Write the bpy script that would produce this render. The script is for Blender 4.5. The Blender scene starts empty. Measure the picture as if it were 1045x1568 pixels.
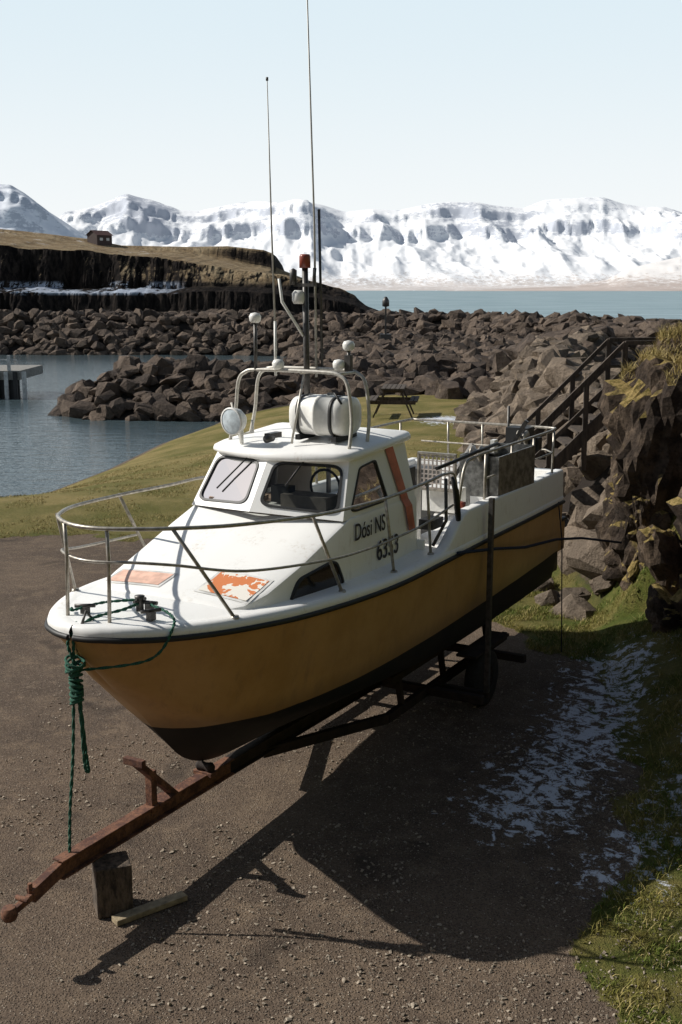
import bpy, bmesh, math, random
import numpy as np
from mathutils import Vector, Matrix, Quaternion, noise as mn
random.seed(7); RNG=np.random.default_rng(7)
scene=bpy.context.scene
COL=scene.collection
rad=math.radians
# ------------------------------------------------------------ node helpers
class NT:
    def __init__(s,name):
        s.m=bpy.data.materials.new(name); s.m.use_nodes=True
        s.t=s.m.node_tree; s.t.nodes.clear()
        s.out=s.t.nodes.new('ShaderNodeOutputMaterial')
    def n(s,typ,**kw):
        nd=s.t.nodes.new(typ)
        for k,v in kw.items(): setattr(nd,k,v)
        return nd
    def set(s,inp,v):
        if isinstance(v,bpy.types.NodeSocket): s.t.links.new(v,inp)
        elif isinstance(v,bpy.types.Node): s.t.links.new(v.outputs[0],inp)
        else:
            if isinstance(v,(tuple,list)) and len(v)==3 and inp.type=='RGBA': v=(*v,1)
            inp.default_value=v
    def math(s,op,a,b=0.0,c=None):
        nd=s.t.nodes.new('ShaderNodeMath'); nd.operation=op
        s.set(nd.inputs[0],a); s.set(nd.inputs[1],b)
        if c is not None: s.set(nd.inputs[2],c)
        return nd.outputs[0]
    def mix(s,f,a,b,blend='MIX'):
        nd=s.t.nodes.new('ShaderNodeMix'); nd.data_type='RGBA'; nd.blend_type=blend
        s.set(nd.inputs[0],f); s.set(nd.inputs[6],a); s.set(nd.inputs[7],b)
        return nd.outputs[2]
    def noise(s,scale,detail=4,rough=.55,vec=None,dist=0):
        nd=s.t.nodes.new('ShaderNodeTexNoise'); nd.inputs['Scale'].default_value=scale
        nd.inputs['Detail'].default_value=detail; nd.inputs['Roughness'].default_value=rough
        nd.inputs['Distortion'].default_value=dist
        if vec is not None: s.set(nd.inputs['Vector'],vec)
        return nd.outputs[0]
    def vor(s,scale,vec=None,feature='F1'):
        nd=s.t.nodes.new('ShaderNodeTexVoronoi'); nd.feature=feature; nd.inputs['Scale'].default_value=scale
        if vec is not None: s.set(nd.inputs['Vector'],vec)
        return nd
    def ramp(s,f,a,b):
        nd=s.t.nodes.new('ShaderNodeMapRange'); nd.interpolation_type='SMOOTHSTEP'
        s.set(nd.inputs[0],f); nd.inputs[1].default_value=a; nd.inputs[2].default_value=b
        return nd.outputs[0]
    def pos(s): return s.t.nodes.new('ShaderNodeNewGeometry').outputs['Position']
    def obj(s): return s.t.nodes.new('ShaderNodeTexCoord').outputs['Object']
    def sep(s,v):
        nd=s.t.nodes.new('ShaderNodeSeparateXYZ'); s.set(nd.inputs[0],v); return nd.outputs
    def mapping(s,v,scale=(1,1,1),rot=(0,0,0)):
        nd=s.t.nodes.new('ShaderNodeMapping'); s.set(nd.inputs[0],v)
        nd.inputs['Scale'].default_value=scale; nd.inputs['Rotation'].default_value=rot
        return nd.outputs[0]
    def bump(s,h,strength=.5,dist=.02):
        nd=s.t.nodes.new('ShaderNodeBump'); s.set(nd.inputs['Height'],h)
        nd.inputs['Strength'].default_value=strength; nd.inputs['Distance'].default_value=dist
        return nd.outputs[0]
    def pbr(s,col,rough=.5,metal=0,normal=None,spec=.5):
        p=s.t.nodes.new('ShaderNodeBsdfPrincipled')
        s.set(p.inputs['Base Color'],col); s.set(p.inputs['Roughness'],rough); s.set(p.inputs['Metallic'],metal)
        s.set(p.inputs['Specular IOR Level'],spec)
        if normal is not None: s.set(p.inputs['Normal'],normal)
        s.t.links.new(p.outputs[0],s.out.inputs[0]); return s.m

def simple(name,col,rough=.5,metal=0,var=.15,scale=6,bump=0,bs=60,spec=.5):
    k=NT(name); o=k.obj()
    n=k.noise(scale,5,.6,o)
    dark=tuple(c*(1-2*var) for c in col); lite=tuple(min(1,c*(1+var)) for c in col)
    c=k.mix(k.ramp(n,.3,.7),dark,lite)
    nm=k.bump(k.noise(bs,4,.6,o),bump,.01) if bump else None
    return k.pbr(c,rough,metal,nm,spec)

# white gelcoat with grime
k=NT('white_gelcoat'); o=k.obj()
n=k.noise(3,6,.65,o); n2=k.noise(25,4,.7,k.mapping(o,(1,1,.25)))
g=k.math('MULTIPLY',k.ramp(n,.48,.72),k.ramp(n2,.45,.72))
c=k.mix(k.math('MULTIPLY',g,.6),(.90,.89,.86),(.50,.43,.34))
c=k.mix(k.math('MULTIPLY',k.ramp(k.noise(90,3,.8,k.mapping(o,(.4,1,1))),.68,.75),.5),c,(.35,.28,.2))
M_white=k.pbr(c,.38,0,k.bump(n2,.05,.01),.45)
M_text=simple('black_lettering',(.015,.015,.017),.5)
# hull paint
k=NT('hull_paint'); o=k.obj(); sx=k.sep(o)
wl=k.math('MULTIPLY_ADD',sx[0],.028,1.17)
wob=k.math('MULTIPLY',k.math('SUBTRACT',k.noise(1.5,2,.5,o),.5),.02)
hz_=k.math('SUBTRACT',k.math('ADD',sx[2],wob),wl)
f=k.ramp(hz_,-.004,.004)
n=k.noise(2.2,6,.65,o); st=k.noise(9,5,.7,k.mapping(o,(1,1,.12)))
yel=k.mix(k.ramp(n,.35,.75),(.50,.295,.115),(.41,.23,.075))
yel=k.mix(k.math('MULTIPLY',k.ramp(st,.50,.8),.55),yel,(.27,.165,.08))
yel=k.mix(k.math('MULTIPLY',k.ramp(k.math('ADD',hz_,k.math('MULTIPLY',k.math('SUBTRACT',st,.5),.35)),.22,0.0),.55),yel,(.20,.125,.065))
sc=k.noise(40,5,.8,k.mapping(o,(.3,1,2)))
yel=k.mix(k.math('MULTIPLY',k.ramp(sc,.64,.74),.6),yel,(.58,.46,.28))
blk=k.mix(k.ramp(n,.3,.7),(.006,.006,.007),(.017,.014,.013))
M_hull=k.pbr(k.mix(f,blk,yel),k.mix(f,(.75,.75,.75),(.38,.38,.38)),0,k.bump(n,.08,.02),.4)
M_black=simple('black_rubber',(.012,.012,.012),.55)
M_steelw=simple('stainless_rail',(.42,.385,.33),.38,.45,.2,20)
M_dsteel=simple('dark_metal',(.09,.085,.08),.45,.5,.2,20)
M_dframe=simple('shade_darkened_frame',(.026,.016,.012),.85,0,.3,9,.4)  # trailer steel coloured near black: shade under the hull painted in
k=NT('rusty_steel'); o=k.obj(); n=k.noise(7,7,.7,o); n2=k.noise(60,4,.7,o)
c=k.mix(k.ramp(n,.4,.62),(.08,.032,.021),(.22,.10,.055)); c=k.mix(k.ramp(n2,.5,.7),c,(.045,.024,.02))
M_rust=k.pbr(c,.85,0,k.bump(n2,.5,.01))
k=NT('peeling_orange'); o=k.obj()
c=k.mix(k.ramp(k.noise(4.2,4,.6,o,.4),.50,.505),(.66,.21,.07),(.82,.78,.70))
M_peel=k.pbr(c,.6)
M_faded=simple('faded_red_panel',(.82,.52,.40),.5,0,.12,10)
M_rope=simple('green_rope',(.02,.12,.075),.8,0,.3,80,.8,200)
M_rope2=simple('blue_strap',(.012,.02,.045),.8,0,.2,40)
k=NT('dark_timber'); o=k.obj(); n=k.noise(5,7,.7,k.mapping(o,(3,3,.6)))
M_dwood=k.pbr(k.mix(k.ramp(n,.3,.7),(.03,.022,.017),(.10,.075,.055)),.85,0,k.bump(n,.8,.02))
k=NT('block_timber'); o=k.obj(); n=k.noise(6,8,.75,k.mapping(o,(2.5,2.5,.8)))
M_block=k.pbr(k.mix(k.ramp(n,.35,.65),(.025,.019,.015),(.20,.15,.11)),.9,0,k.bump(n,1.0,.03))
M_canvas=simple('raft_canister',(.80,.79,.75),.45,0,.08,8)
M_inside=simple('cabin_interior',(.12,.105,.09),.7)
M_seat=simple('seat_cloth',(.46,.33,.25),.8)
M_tyre=simple('tyre_rubber',(.02,.02,.02),.8,0,.2,20,.4,80)
M_galv=simple('galvanised',(.26,.26,.25),.4,.7,.3,12)
k=NT('window_glass')
tr=k.n('ShaderNodeBsdfTransparent'); tr.inputs[0].default_value=(.62,.64,.63,1)
gl=k.n('ShaderNodeBsdfGlossy'); gl.inputs[0].default_value=(1,1,1,1); gl.inputs['Roughness'].default_value=.03
fr=k.n('ShaderNodeFresnel'); fr.inputs[0].default_value=1.33
mx=k.n('ShaderNodeMixShader'); k.set(mx.inputs[0],fr); k.set(mx.inputs[1],tr); k.set(mx.inputs[2],gl)
k.t.links.new(mx.outputs[0],k.out.inputs[0]); M_glass=k.m
M_lamp=simple('lamp_glass',(.55,.62,.66),.08,0,.1,20,spec=.8)
M_red=simple('red_lamp',(.30,.07,.04),.3)

# ------------------------------------------------------------ mesh helpers
class MB:
    def __init__(s): s.v=[];s.f=[];s.m=[];s.sm=[]
    def add(s,vs,fs,mi=0,sm=False):
        o=len(s.v); s.v+= [tuple(x) for x in vs]
        s.f+=[tuple(i+o for i in f) for f in fs]; s.m+=[mi]*len(fs); s.sm+=[sm]*len(fs)
    def box(s,c,d,mi=0,rot=None):
        vs=[]
        for z in(-1,1):
            for y in(-1,1):
                for x in(-1,1):
                    v=Vector((x*d[0]/2,y*d[1]/2,z*d[2]/2))
                    if rot is not None: v=rot@v
                    vs.append(v+Vector(c))
        s.add(vs,[(0,2,3,1),(4,5,7,6),(0,1,5,4),(2,6,7,3),(0,4,6,2),(1,3,7,5)],mi)
    def beam(s,p0,p1,w,h,mi=0,up=Vector((0,0,1))):
        p0=Vector(p0);p1=Vector(p1);d=(p1-p0);L=d.length;d.normalize()
        y=up.cross(d)
        if y.length<1e-3: y=Vector((0,1,0)).cross(d)
        y.normalize(); z=d.cross(y)
        R=Matrix((d,y,z)).transposed()
        s.box((p0+p1)/2,(L,w,h),mi,R)
    def tube(s,path,r,seg=8,mi=0,closed=False,caps=True):
        P=[Vector(p) for p in path]; n=len(P); prev=None
        rr=r if isinstance(r,(list,tuple)) else [r]*n
        vs=[]
        for i in range(n):
            if closed: t=(P[(i+1)%n]-P[i-1])
            else: t=P[min(i+1,n-1)]-P[max(i-1,0)]
            t.normalize()
            if prev is None:
                a=Vector((0,0,1)) if abs(t.z)<.9 else Vector((1,0,0))
                u=t.cross(a).normalized()
            else:
                u=(prev-t*prev.dot(t))
                u=u.normalized() if u.length>1e-5 else t.orthogonal().normalized()
            prev=u; w=t.cross(u)
            for j in range(seg):
                an=2*math.pi*j/seg
                vs.append(P[i]+(u*math.cos(an)+w*math.sin(an))*rr[i])
        fs=[]
        for i in range(n if closed else n-1):
            for j in range(seg):
                a=i*seg+j;b=i*seg+(j+1)%seg;i2=(i+1)%n
                fs.append((a,b,i2*seg+(j+1)%seg,i2*seg+j))
        s.add(vs,fs,mi,True)
        if caps and not closed:
            o=len(s.v)-len(vs)
            s.f.append(tuple(o+j for j in range(seg))[::-1]); s.m.append(mi); s.sm.append(False)
            s.f.append(tuple(o+(n-1)*seg+j for j in range(seg))); s.m.append(mi); s.sm.append(False)
    def lathe(s,prof,org,axis,seg=24,mi=0,sm=True,sq=0):
        axis=Vector(axis).normalized(); a=Vector((0,0,1)) if abs(axis.z)<.9 else Vector((1,0,0))
        u=axis.cross(a).normalized(); w=axis.cross(u); org=Vector(org); vs=[]
        for r,h in prof:
            for j in range(seg):
                an=2*math.pi*j/seg; cc,ss=math.cos(an),math.sin(an)
                if sq: m=(abs(cc)**sq+abs(ss)**sq)**(-1/sq); cc*=m*1.12;ss*=m*.92
                vs.append(org+axis*h+(u*cc+w*ss)*max(r,1e-4))
        fs=[(i*seg+j,i*seg+(j+1)%seg,(i+1)*seg+(j+1)%seg,(i+1)*seg+j) for i in range(len(prof)-1) for j in range(seg)]
        s.add(vs,fs,mi,sm)
    def grid(s,rows,mi=0,sm=True,closeu=False):
        n=len(rows);m=len(rows[0]); vs=[p for r in rows for p in r]
        fs=[(i*m+j,i*m+(j+1)%m,(i+1)*m+(j+1)%m,(i+1)*m+j) for i in range(n-1) for j in range(m if closeu else m-1)]
        s.add(vs,fs,mi,sm)
    def obj(s,name,mats,parent=None,bevel=0,recalc=True):
        me=bpy.data.meshes.new(name); me.from_pydata([tuple(v) for v in s.v],[],s.f)
        for m in mats: me.materials.append(m)
        me.polygons.foreach_set('material_index',s.m); me.polygons.foreach_set('use_smooth',s.sm)
        if recalc:
            bm=bmesh.new(); bm.from_mesh(me); bmesh.ops.recalc_face_normals(bm,faces=bm.faces); bm.to_mesh(me); bm.free()
        me.update(); ob=bpy.data.objects.new(name,me); COL.objects.link(ob)
        if parent: ob.parent=parent
        if bevel:
            md=ob.modifiers.new('b','BEVEL'); md.width=bevel; md.segments=2; md.limit_method='ANGLE'; md.angle_limit=rad(40)
        return ob
def empty(name,loc=(0,0,0),rz=0):
    e=bpy.data.objects.new(name,None); COL.objects.link(e); e.location=loc; e.rotation_euler=(0,0,rz); return e
def np_obj(name,V,F,mats,smooth=False,attr=None):
    me=bpy.data.meshes.new(name)
    V=np.asarray(V,dtype=np.float32); F=np.asarray(F,dtype=np.int32)
    k_=F.shape[1]
    me.vertices.add(len(V)); me.vertices.foreach_set('co',V.ravel())
    me.loops.add(F.size); me.loops.foreach_set('vertex_index',F.ravel())
    me.polygons.add(len(F)); me.polygons.foreach_set('loop_start',np.arange(0,F.size,k_,dtype=np.int32))
    me.polygons.foreach_set('loop_total',np.full(len(F),k_,dtype=np.int32))
    me.polygons.foreach_set('use_smooth',np.full(len(F),smooth))
    for m in mats: me.materials.append(m)
    me.update(calc_edges=True)
    if attr is not None:
        for an,av in attr.items():
            at=me.color_attributes.new(an,'FLOAT_COLOR','POINT'); at.data.foreach_set('color',np.asarray(av,dtype=np.float32).ravel())
    ob=bpy.data.objects.new(name,me); COL.objects.link(ob); return ob
_T=RNG.random((256,256))
def vn(x,y):
    xi=np.floor(x).astype(int);yi=np.floor(y).astype(int);fx=x-xi;fy=y-yi
    fx=fx*fx*(3-2*fx);fy=fy*fy*(3-2*fy)
    a=_T[xi%256,yi%256];b=_T[(xi+1)%256,yi%256];c=_T[xi%256,(yi+1)%256];d=_T[(xi+1)%256,(yi+1)%256]
    return (a*(1-fx)+b*fx)*(1-fy)+(c*(1-fx)+d*fx)*fy
def fbm(x,y,o=5,g=.5):
    s=0;a=1;t=0
    for i in range(o):
        s=s+a*vn(x*2**i+17*i,y*2**i+31*i);t+=a;a*=g
    return s/t
def ridged(x,y,o=5,g=.5):
    s=0;a=1;t=0
    for i in range(o):
        s=s+a*(1-np.abs(2*vn(x*2**i+11*i,y*2**i+7*i)-1));t+=a;a*=g
    return s/t
def sst(a,b,x):
    t=np.clip((x-a)/(b-a),0,1); return t*t*(3-2*t)

# ------------------------------------------------------------ camera, light, world
cam=bpy.data.cameras.new('camera'); co=bpy.data.objects.new('camera',cam); COL.objects.link(co)
co.location=(0,0,4.8); co.rotation_euler=(rad(90-11.08),0,0)
cam.sensor_fit='VERTICAL'; cam.sensor_height=36; cam.lens=40; cam.clip_end=40000; cam.clip_start=.1
scene.camera=co
EL=37.5; dx,dy=-.976,.218
sd=Vector((dx*math.cos(rad(EL)),dy*math.cos(rad(EL)),math.sin(rad(EL))))
sl=bpy.data.lights.new('sun','SUN'); so=bpy.data.objects.new('sun',sl); COL.objects.link(so)
sl.energy=5.0; sl.angle=rad(.5); sl.color=(1,.96,.885); so.rotation_euler=sd.to_track_quat('Z','Y').to_euler()
so.location=(-20,10,30)
w=bpy.data.worlds.new('World'); scene.world=w; w.use_nodes=True
wt=w.node_tree; bg=wt.nodes['Background']; sk=wt.nodes.new('ShaderNodeTexSky'); sk.sky_type='NISHITA'
sk.sun_disc=False; sk.sun_elevation=rad(EL); sk.sun_rotation=math.atan2(dx,dy); sk.dust_density=.6; sk.air_density=1.0; sk.ozone_density=1.0
# bright sea haze low over the horizon
tc=wt.nodes.new('ShaderNodeTexCoord'); sp=wt.nodes.new('ShaderNodeSeparateXYZ'); wt.links.new(tc.outputs['Generated'],sp.inputs[0])
def wr(a,b):
    m=wt.nodes.new('ShaderNodeMapRange'); m.interpolation_type='SMOOTHSTEP'; wt.links.new(sp.outputs[2],m.inputs[0]); m.inputs[1].default_value=a; m.inputs[2].default_value=b; return m.outputs[0]
def wm(f,a,b,bl='MIX'):
    m=wt.nodes.new('ShaderNodeMix'); m.data_type='RGBA'; m.blend_type=bl
    for i,v in((0,f),(6,a),(7,b)):
        if isinstance(v,tuple): m.inputs[i].default_value=(*v,1)
        elif isinstance(v,float): m.inputs[i].default_value=v
        else: wt.links.new(v,m.inputs[i])
    return m.outputs[2]
hz=wm(wr(-.02,.26),(9.6,9.75,9.7),(7.3,8.5,9.2))
upper=wm(1.0,sk.outputs[0],(.92,.84,.73),'MULTIPLY')
wt.links.new(wm(wr(.23,.34),hz,upper),bg.inputs[0]); bg.inputs[1].default_value=.10
scene.view_settings.view_transform='Standard'; scene.view_settings.look='None'; scene.view_settings.exposure=0

# ------------------------------------------------------------ terrain
JET=[(-9.6,57.5),(3,56.5),(14,60)]
BRK=[(-90,115),(-10,113),(13,107),(23,84),(28,60),(30,40)]
CRS=[(6.3,16),(6.0,21),(6.0,25),(7.3,38),(9,50),(14,60)]
def pdist(x,y,pl):
    d=np.full(np.shape(x),1e9)
    for (ax,ay),(bx,by) in zip(pl[:-1],pl[1:]):
        vx,vy=bx-ax,by-ay; t=np.clip(((x-ax)*vx+(y-ay)*vy)/(vx*vx+vy*vy),0,1)
        d=np.minimum(d,np.hypot(x-ax-t*vx,y-ay-t*vy))
    return d
SY=[-20,15,20,28,31.5,38,44.6,51,53,60,62,100,106,200]; SX=[-60,-45,-24,-11.8,-9.2,-7.9,-7.1,-5.7,-5.5,-5.5,-5,-5,-5,-5]
def height(x,y):
    x=np.asarray(x,float);y=np.asarray(y,float)
    d=(x-np.interp(y,SY,SX))*.7
    land=np.where(d>0,-1.2+1.6*(1-np.exp(-np.clip(d,0,99)/3.2)),-1.2+.45*d)
    land=land+.12*(fbm(x*.25,y*.25,4)-.5)*sst(0,3,d)
    land=np.clip(land,-3.5,5)
    h=land*sst(21,26,y)+(.012*(fbm(x*.8,y*.8,4)-.5)*2)*(1-sst(21,26,y))
    h=np.where(y>118,np.minimum(h,-.2*(y-118)-1),h)
    n=(fbm(x*.5,y*.5,4)-.5)*.8
    h=np.maximum(h,np.minimum(.75,.75-.62*(pdist(x,y,JET)-1.4))+n*.5)
    h=np.maximum(h,np.minimum(2.0,2.0-.68*(pdist(x,y,BRK)-1.5))+n*.8)
    h=np.maximum(h,np.where(y>15.5,np.minimum(2.3,2.3-1.15*(pdist(x,y,CRS)-.5))+n*.7,-9)*1.0)
    xb=np.interp(y,[0,7,9,12,16,19],[2.2,2.6,2.9,3.2,3.4,4.0])
    b=np.clip(x-xb,0,6)*.42+.03*(fbm(x*2,y*2,3)-.5)
    h=h+b*(1-sst(17,20,y))*sst(0,.5,x-xb)
    # unseen hill added right of and behind the viewpoint to block skylight
    hb=np.clip(np.maximum((x-8.5)*.95,(-4.5-y)*.95),0,15)*(1-sst(12,16,y))*(1+.25*(fbm(x*.3,y*.3,4)-.5))
    return h+hb
def axis(lo,dlo,dhi,hi,st,gr):
    a=list(np.arange(dlo,dhi,st)); s=st;v=a[0];L=[]
    while v>lo: s*=gr; v-=s; L.append(v)
    s=st;v=a[-1];R=[]
    while v<hi: s*=gr; v+=s; R.append(v)
    return np.array(L[::-1]+a+R)
gx=axis(-120,-8,7,120,.13,1.035); gy=axis(-60,5.5,24,135,.12,1.018)
X,Y=np.meshgrid(gx,gy); Z=height(X,Y)
def gridfaces(nr,nc):
    idx=np.arange(nr*nc).reshape(nr,nc)
    return np.stack([idx[:-1,:-1].ravel(),idx[:-1,1:].ravel(),idx[1:,1:].ravel(),idx[1:,:-1].ravel()],1)
V=np.stack([X.ravel(),Y.ravel(),Z.ravel()],1); F=gridfaces(*X.shape)
wn=(fbm(X*1.2,Y*1.2,4)-.5)
def grassmask(X,Y,wn):
    g1=sst(-.25,.25,Y-21.8+wn*1.6)
    xg=np.interp(Y,[0,6.5,7.9,8.6,11,14,15.2,16,17.5,19,22],[1.7,1.75,1.8,2.4,2.9,3.1,2.7,2.1,1.5,1.1,.5])
    g2=sst(-.2,.2,X-xg+wn*1.1)
    return np.maximum(g1,g2)
G=grassmask(X,Y,wn)
rk=np.maximum.reduce([sst(5.6,4.8,pdist(X,Y,JET)),sst(6,5,pdist(X,Y,BRK)),sst(2.6,2.0,pdist(X,Y,CRS))*(Y>16.5),(X>4)*(Y>50)*1.,(Y>52)*1.])
G=G*(1-rk)
G=G*sst(-1.17,-.95,Z)
SN1=[(1.7,9.9),(2.5,11.4),(3.6,14.0)]; SN2=[(2.3,8.7),(3.2,10.0),(4.4,12.3)]
S=.64*np.exp(-(pdist(X,Y,SN1)/.8)**2)
S=np.maximum(S,.52*np.exp(-(pdist(X,Y,SN2)/.65)**2))
S=np.maximum(S,.95*np.exp(-(np.hypot((X-3.6)/1.0,(Y-40)/1.5))**2))
attr=np.stack([G.ravel(),S.ravel(),rk.ravel(),np.ones(G.size)],1)
k=NT('ground_material'); p=k.pos(); at=k.n('ShaderNodeVertexColor',layer_name='mask')
sc_=k.n('ShaderNodeSeparateColor'); k.set(sc_.inputs[0],at.outputs[0])
gm,sm_,rm=sc_.outputs[0],sc_.outputs[1],sc_.outputs[2]
px=k.sep(p)
big=k.noise(.35,5,.6,p); fine=k.noise(45,3,.7,p); mid=k.noise(3,6,.65,p)
vr=k.vor(55,p); vr3=k.vor(110,p)
peb=k.ramp(vr.outputs['Distance'],.5,.1)
vsep=k.n('ShaderNodeSeparateColor'); k.set(vsep.inputs[0],vr.outputs['Color'])
vsep3=k.n('ShaderNodeSeparateColor'); k.set(vsep3.inputs[0],vr3.outputs['Color'])
asph=k.mix(k.ramp(big,.35,.65),(.085,.062,.046),(.145,.105,.074))
asph=k.mix(k.ramp(mid,.45,.7),asph,(.175,.128,.088))
asph=k.mix(k.math('MULTIPLY',k.ramp(vsep3.outputs[0],.5,1.),.45),asph,(.26,.20,.15))
asph=k.mix(k.math('MULTIPLY',k.ramp(vsep3.outputs[1],.5,1.),.6),asph,(.04,.03,.025))
asph=k.mix(k.math('MULTIPLY',k.ramp(vsep.outputs[0],.78,.98),peb),asph,(.46,.39,.31))
asph=k.mix(k.math('MULTIPLY',k.ramp(vsep.outputs[1],.5,1.),peb),asph,(.035,.028,.023))
stain=k.ramp(k.noise(.9,4,.6,p,.6),.58,.70)
asph=k.mix(k.math('MULTIPLY',stain,.6),asph,(.035,.027,.022))
gn=k.noise(1.3,6,.7,p); gn2=k.noise(30,4,.8,p)
dist=k.ramp(px[1],20,25)
gr=k.mix(k.ramp(gn,.35,.65),(.095,.125,.02),(.25,.21,.065))
far=k.mix(k.ramp(k.noise(.45,7,.7,p),.35,.65),(.19,.18,.045),(.42,.325,.13))
gr=k.mix(dist,gr,far)
gr=k.mix(k.math('MULTIPLY',k.ramp(gn2,.35,.7),.6),k.mix(.5,gr,(.02,.02,.01)),gr)
gmn=k.ramp(k.math('ADD',gm,k.math('MULTIPLY',k.math('SUBTRACT',k.noise(9,4,.7,p),.5),.9)),.42,.58)
c=k.mix(gmn,asph,gr)
c=k.mix(rm,c,k.mix(mid,(.015,.012,.01),(.035,.027,.022)))
sn=k.math('ADD',k.math('MULTIPLY',k.math('SUBTRACT',k.noise(5,9,.78,k.mapping(p,(1.3,1.2,1),(0,0,.9)),.5),.5),3.1),sm_)
snf=k.math('MULTIPLY',k.ramp(sn,.54,.68),k.ramp(sm_,.06,.25))
c=k.mix(snf,c,(.62,.65,.71))
hgt=k.math('ADD',k.math('MULTIPLY',peb,.5),k.math('ADD',k.math('MULTIPLY',gn2,k.math('MULTIPLY',gmn,2.0)),k.math('MULTIPLY',fine,.5)))
M_ground=k.pbr(c,.92,0,k.bump(hgt,.9,.02),.15)
np_obj('ground',V,F,[M_ground],True,{'mask':attr})

# ------------------------------------------------------------ water
def sheet(name,x0,x1,y0,y1,z,mat):
    b=MB(); b.add([(x0,y0,z),(x1,y0,z),(x1,y1,z),(x0,y1,z)],[(0,1,2,3)]); return b.obj(name,[mat])
k=NT('harbour_water'); p=k.pos()
b1=k.noise(1.1,5,.6,k.mapping(p,(.6,1.6,1))); b2=k.noise(4.5,3,.6,k.mapping(p,(.6,1.3,1)))
h=k.math('ADD',k.math('MULTIPLY',b1,1.0),k.math('MULTIPLY',b2,.35))
M_hw=k.pbr((.07,.10,.112),.06,0,k.bump(h,.42,.2),.5)
sheet('harbour_water',-200,200,18,113,-1.2,M_hw)
k=NT('sea_water'); p=k.pos()
b1=k.noise(.05,6,.65,k.mapping(p,(.5,1.4,1)))
c=k.mix(k.ramp(b1,.35,.7),(.19,.27,.30),(.32,.41,.44))
fo=k.ramp(k.noise(.12,8,.75,k.mapping(p,(.35,1.6,1))),.60,.68)
c=k.mix(k.math('MULTIPLY',fo,.5),c,(.7,.75,.76))
M_sea=k.pbr(c,.55,0,k.bump(k.noise(.5,4,.6,p),1,.5),.25)
sheet('sea',-12000,12000,113,14000,-1.2,M_sea)

# ------------------------------------------------------------ boulders
def hullrock(n,seed,flat=.75):
    r=random.Random(seed); bm=bmesh.new()
    for i in range(n):
        v=Vector((r.gauss(0,1),r.gauss(0,1),r.gauss(0,1))).normalized()
        m_=max(abs(v.x),abs(v.y),abs(v.z)); v=v*(.55+.45*(1/m_-.3))*.8*r.uniform(.85,1.1)
        bm.verts.new((v.x,v.y,v.z*flat))
    bmesh.ops.convex_hull(bm,input=bm.verts)
    bmesh.ops.delete(bm,geom=[v for v in bm.verts if not v.link_faces],context='VERTS')
    bmesh.ops.triangulate(bm,faces=bm.faces)
    bm.verts.ensure_lookup_table(); bm.verts.index_update()
    V=np.array([v.co[:] for v in bm.verts]); F=np.array([[v.index for v in f.verts] for f in bm.faces]); bm.free()
    return V*.62,F
ROCKS=[hullrock(22,i,random.uniform(.6,.9)) for i in range(14)]
PEB=[hullrock(9,100+i,.6) for i in range(6)]
def scatter(name,pts,sizes,mat,lib=ROCKS,seed=1):
    r=np.random.default_rng(seed); VV=[];FF=[];AA=[];o=0
    for (x,y,z),s in zip(pts,sizes):
        Vr,Fr=lib[r.integers(len(lib))]
        q=Quaternion(Vector(r.normal(size=3)).normalized(),r.uniform(0,1.2))@Quaternion((0,0,1),r.uniform(0,6.28))
        R=np.array(q.to_matrix()); sc=np.array([r.uniform(.8,1.3),r.uniform(.7,1.1),r.uniform(.7,1.05)])*s
        VV.append((Vr*sc)@R.T+np.array([x,y,z])); FF.append(Fr+o); o+=len(Vr)
        cc=r.random(3); AA.append(np.tile([cc[0],cc[1],cc[2],1],(len(Vr),1)))
    return np_obj(name,np.concatenate(VV),np.concatenate(FF),[mat],False,{'rnd':np.concatenate(AA)})
def rockmat(name,c0,c1,lichen,scale=3,bs=.6,bd=.05):
    k=NT(name); p=k.pos(); at=k.n('ShaderNodeVertexColor',layer_name='rnd')
    s_=k.n('ShaderNodeSeparateColor'); k.set(s_.inputs[0],at.outputs[0])
    n=k.noise(scale,7,.7,p); n2=k.noise(scale*6,5,.75,p)
    c=k.mix(s_.outputs[0],c0,c1)
    c=k.mix(k.math('MULTIPLY',k.ramp(n,.45,.7),.6),c,tuple(x*1.7 for x in c1))
    c=k.mix(k.math('MULTIPLY',k.ramp(n2,.5,.65),.5),c,tuple(x*.5 for x in c0))
    c=k.mix(k.math('MULTIPLY',k.ramp(k.noise(scale*2.5,4,.6,p),.62,.72),k.ramp(s_.outputs[1],.5,1)),c,lichen)
    return k.pbr(c,.9,0,k.bump(k.math('ADD',n,k.math('MULTIPLY',n2,.5)),bs,bd),.2)
M_rock=rockmat('basalt_boulders',(.045,.035,.03),(.14,.105,.08),(.26,.22,.15),.9,.9,.3)
M_rockn=rockmat('basalt_rock_near',(.085,.066,.05),(.23,.18,.135),(.38,.31,.19),2.2,1.0,.14)
def rpts(n,x0,x1,y0,y1,acc,smin,smax,seed,sink=.1):
    r=np.random.default_rng(seed); x=r.uniform(x0,x1,n*6); y=r.uniform(y0,y1,n*6)
    m=acc(x,y); x=x[m][:n];y=y[m][:n]; s=smin+(smax-smin)*r.random(len(x))**1.6
    z=height(x,y)+s*(.18-sink)
    return np.stack([x,y,z],1),s
pt,sz=rpts(2300,-48,34,98,120,lambda x,y:pdist(x,y,BRK)<6.6,1.0,2.1,3)
pt2,sz2=rpts(500,14,36,50,100,lambda x,y:pdist(x,y,BRK)<6,1.0,2.0,4)
scatter('breakwater_boulders',np.concatenate([pt,pt2]),np.concatenate([sz,sz2]),M_rock,seed=3)
pt,sz=rpts(900,-17,6,49.5,64,lambda x,y:(pdist(x,y,JET)<4.7)&(height(x,y)>-1.7),.7,1.7,5)
scatter('jetty_boulders',pt,sz,M_rock,seed=5)
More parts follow.
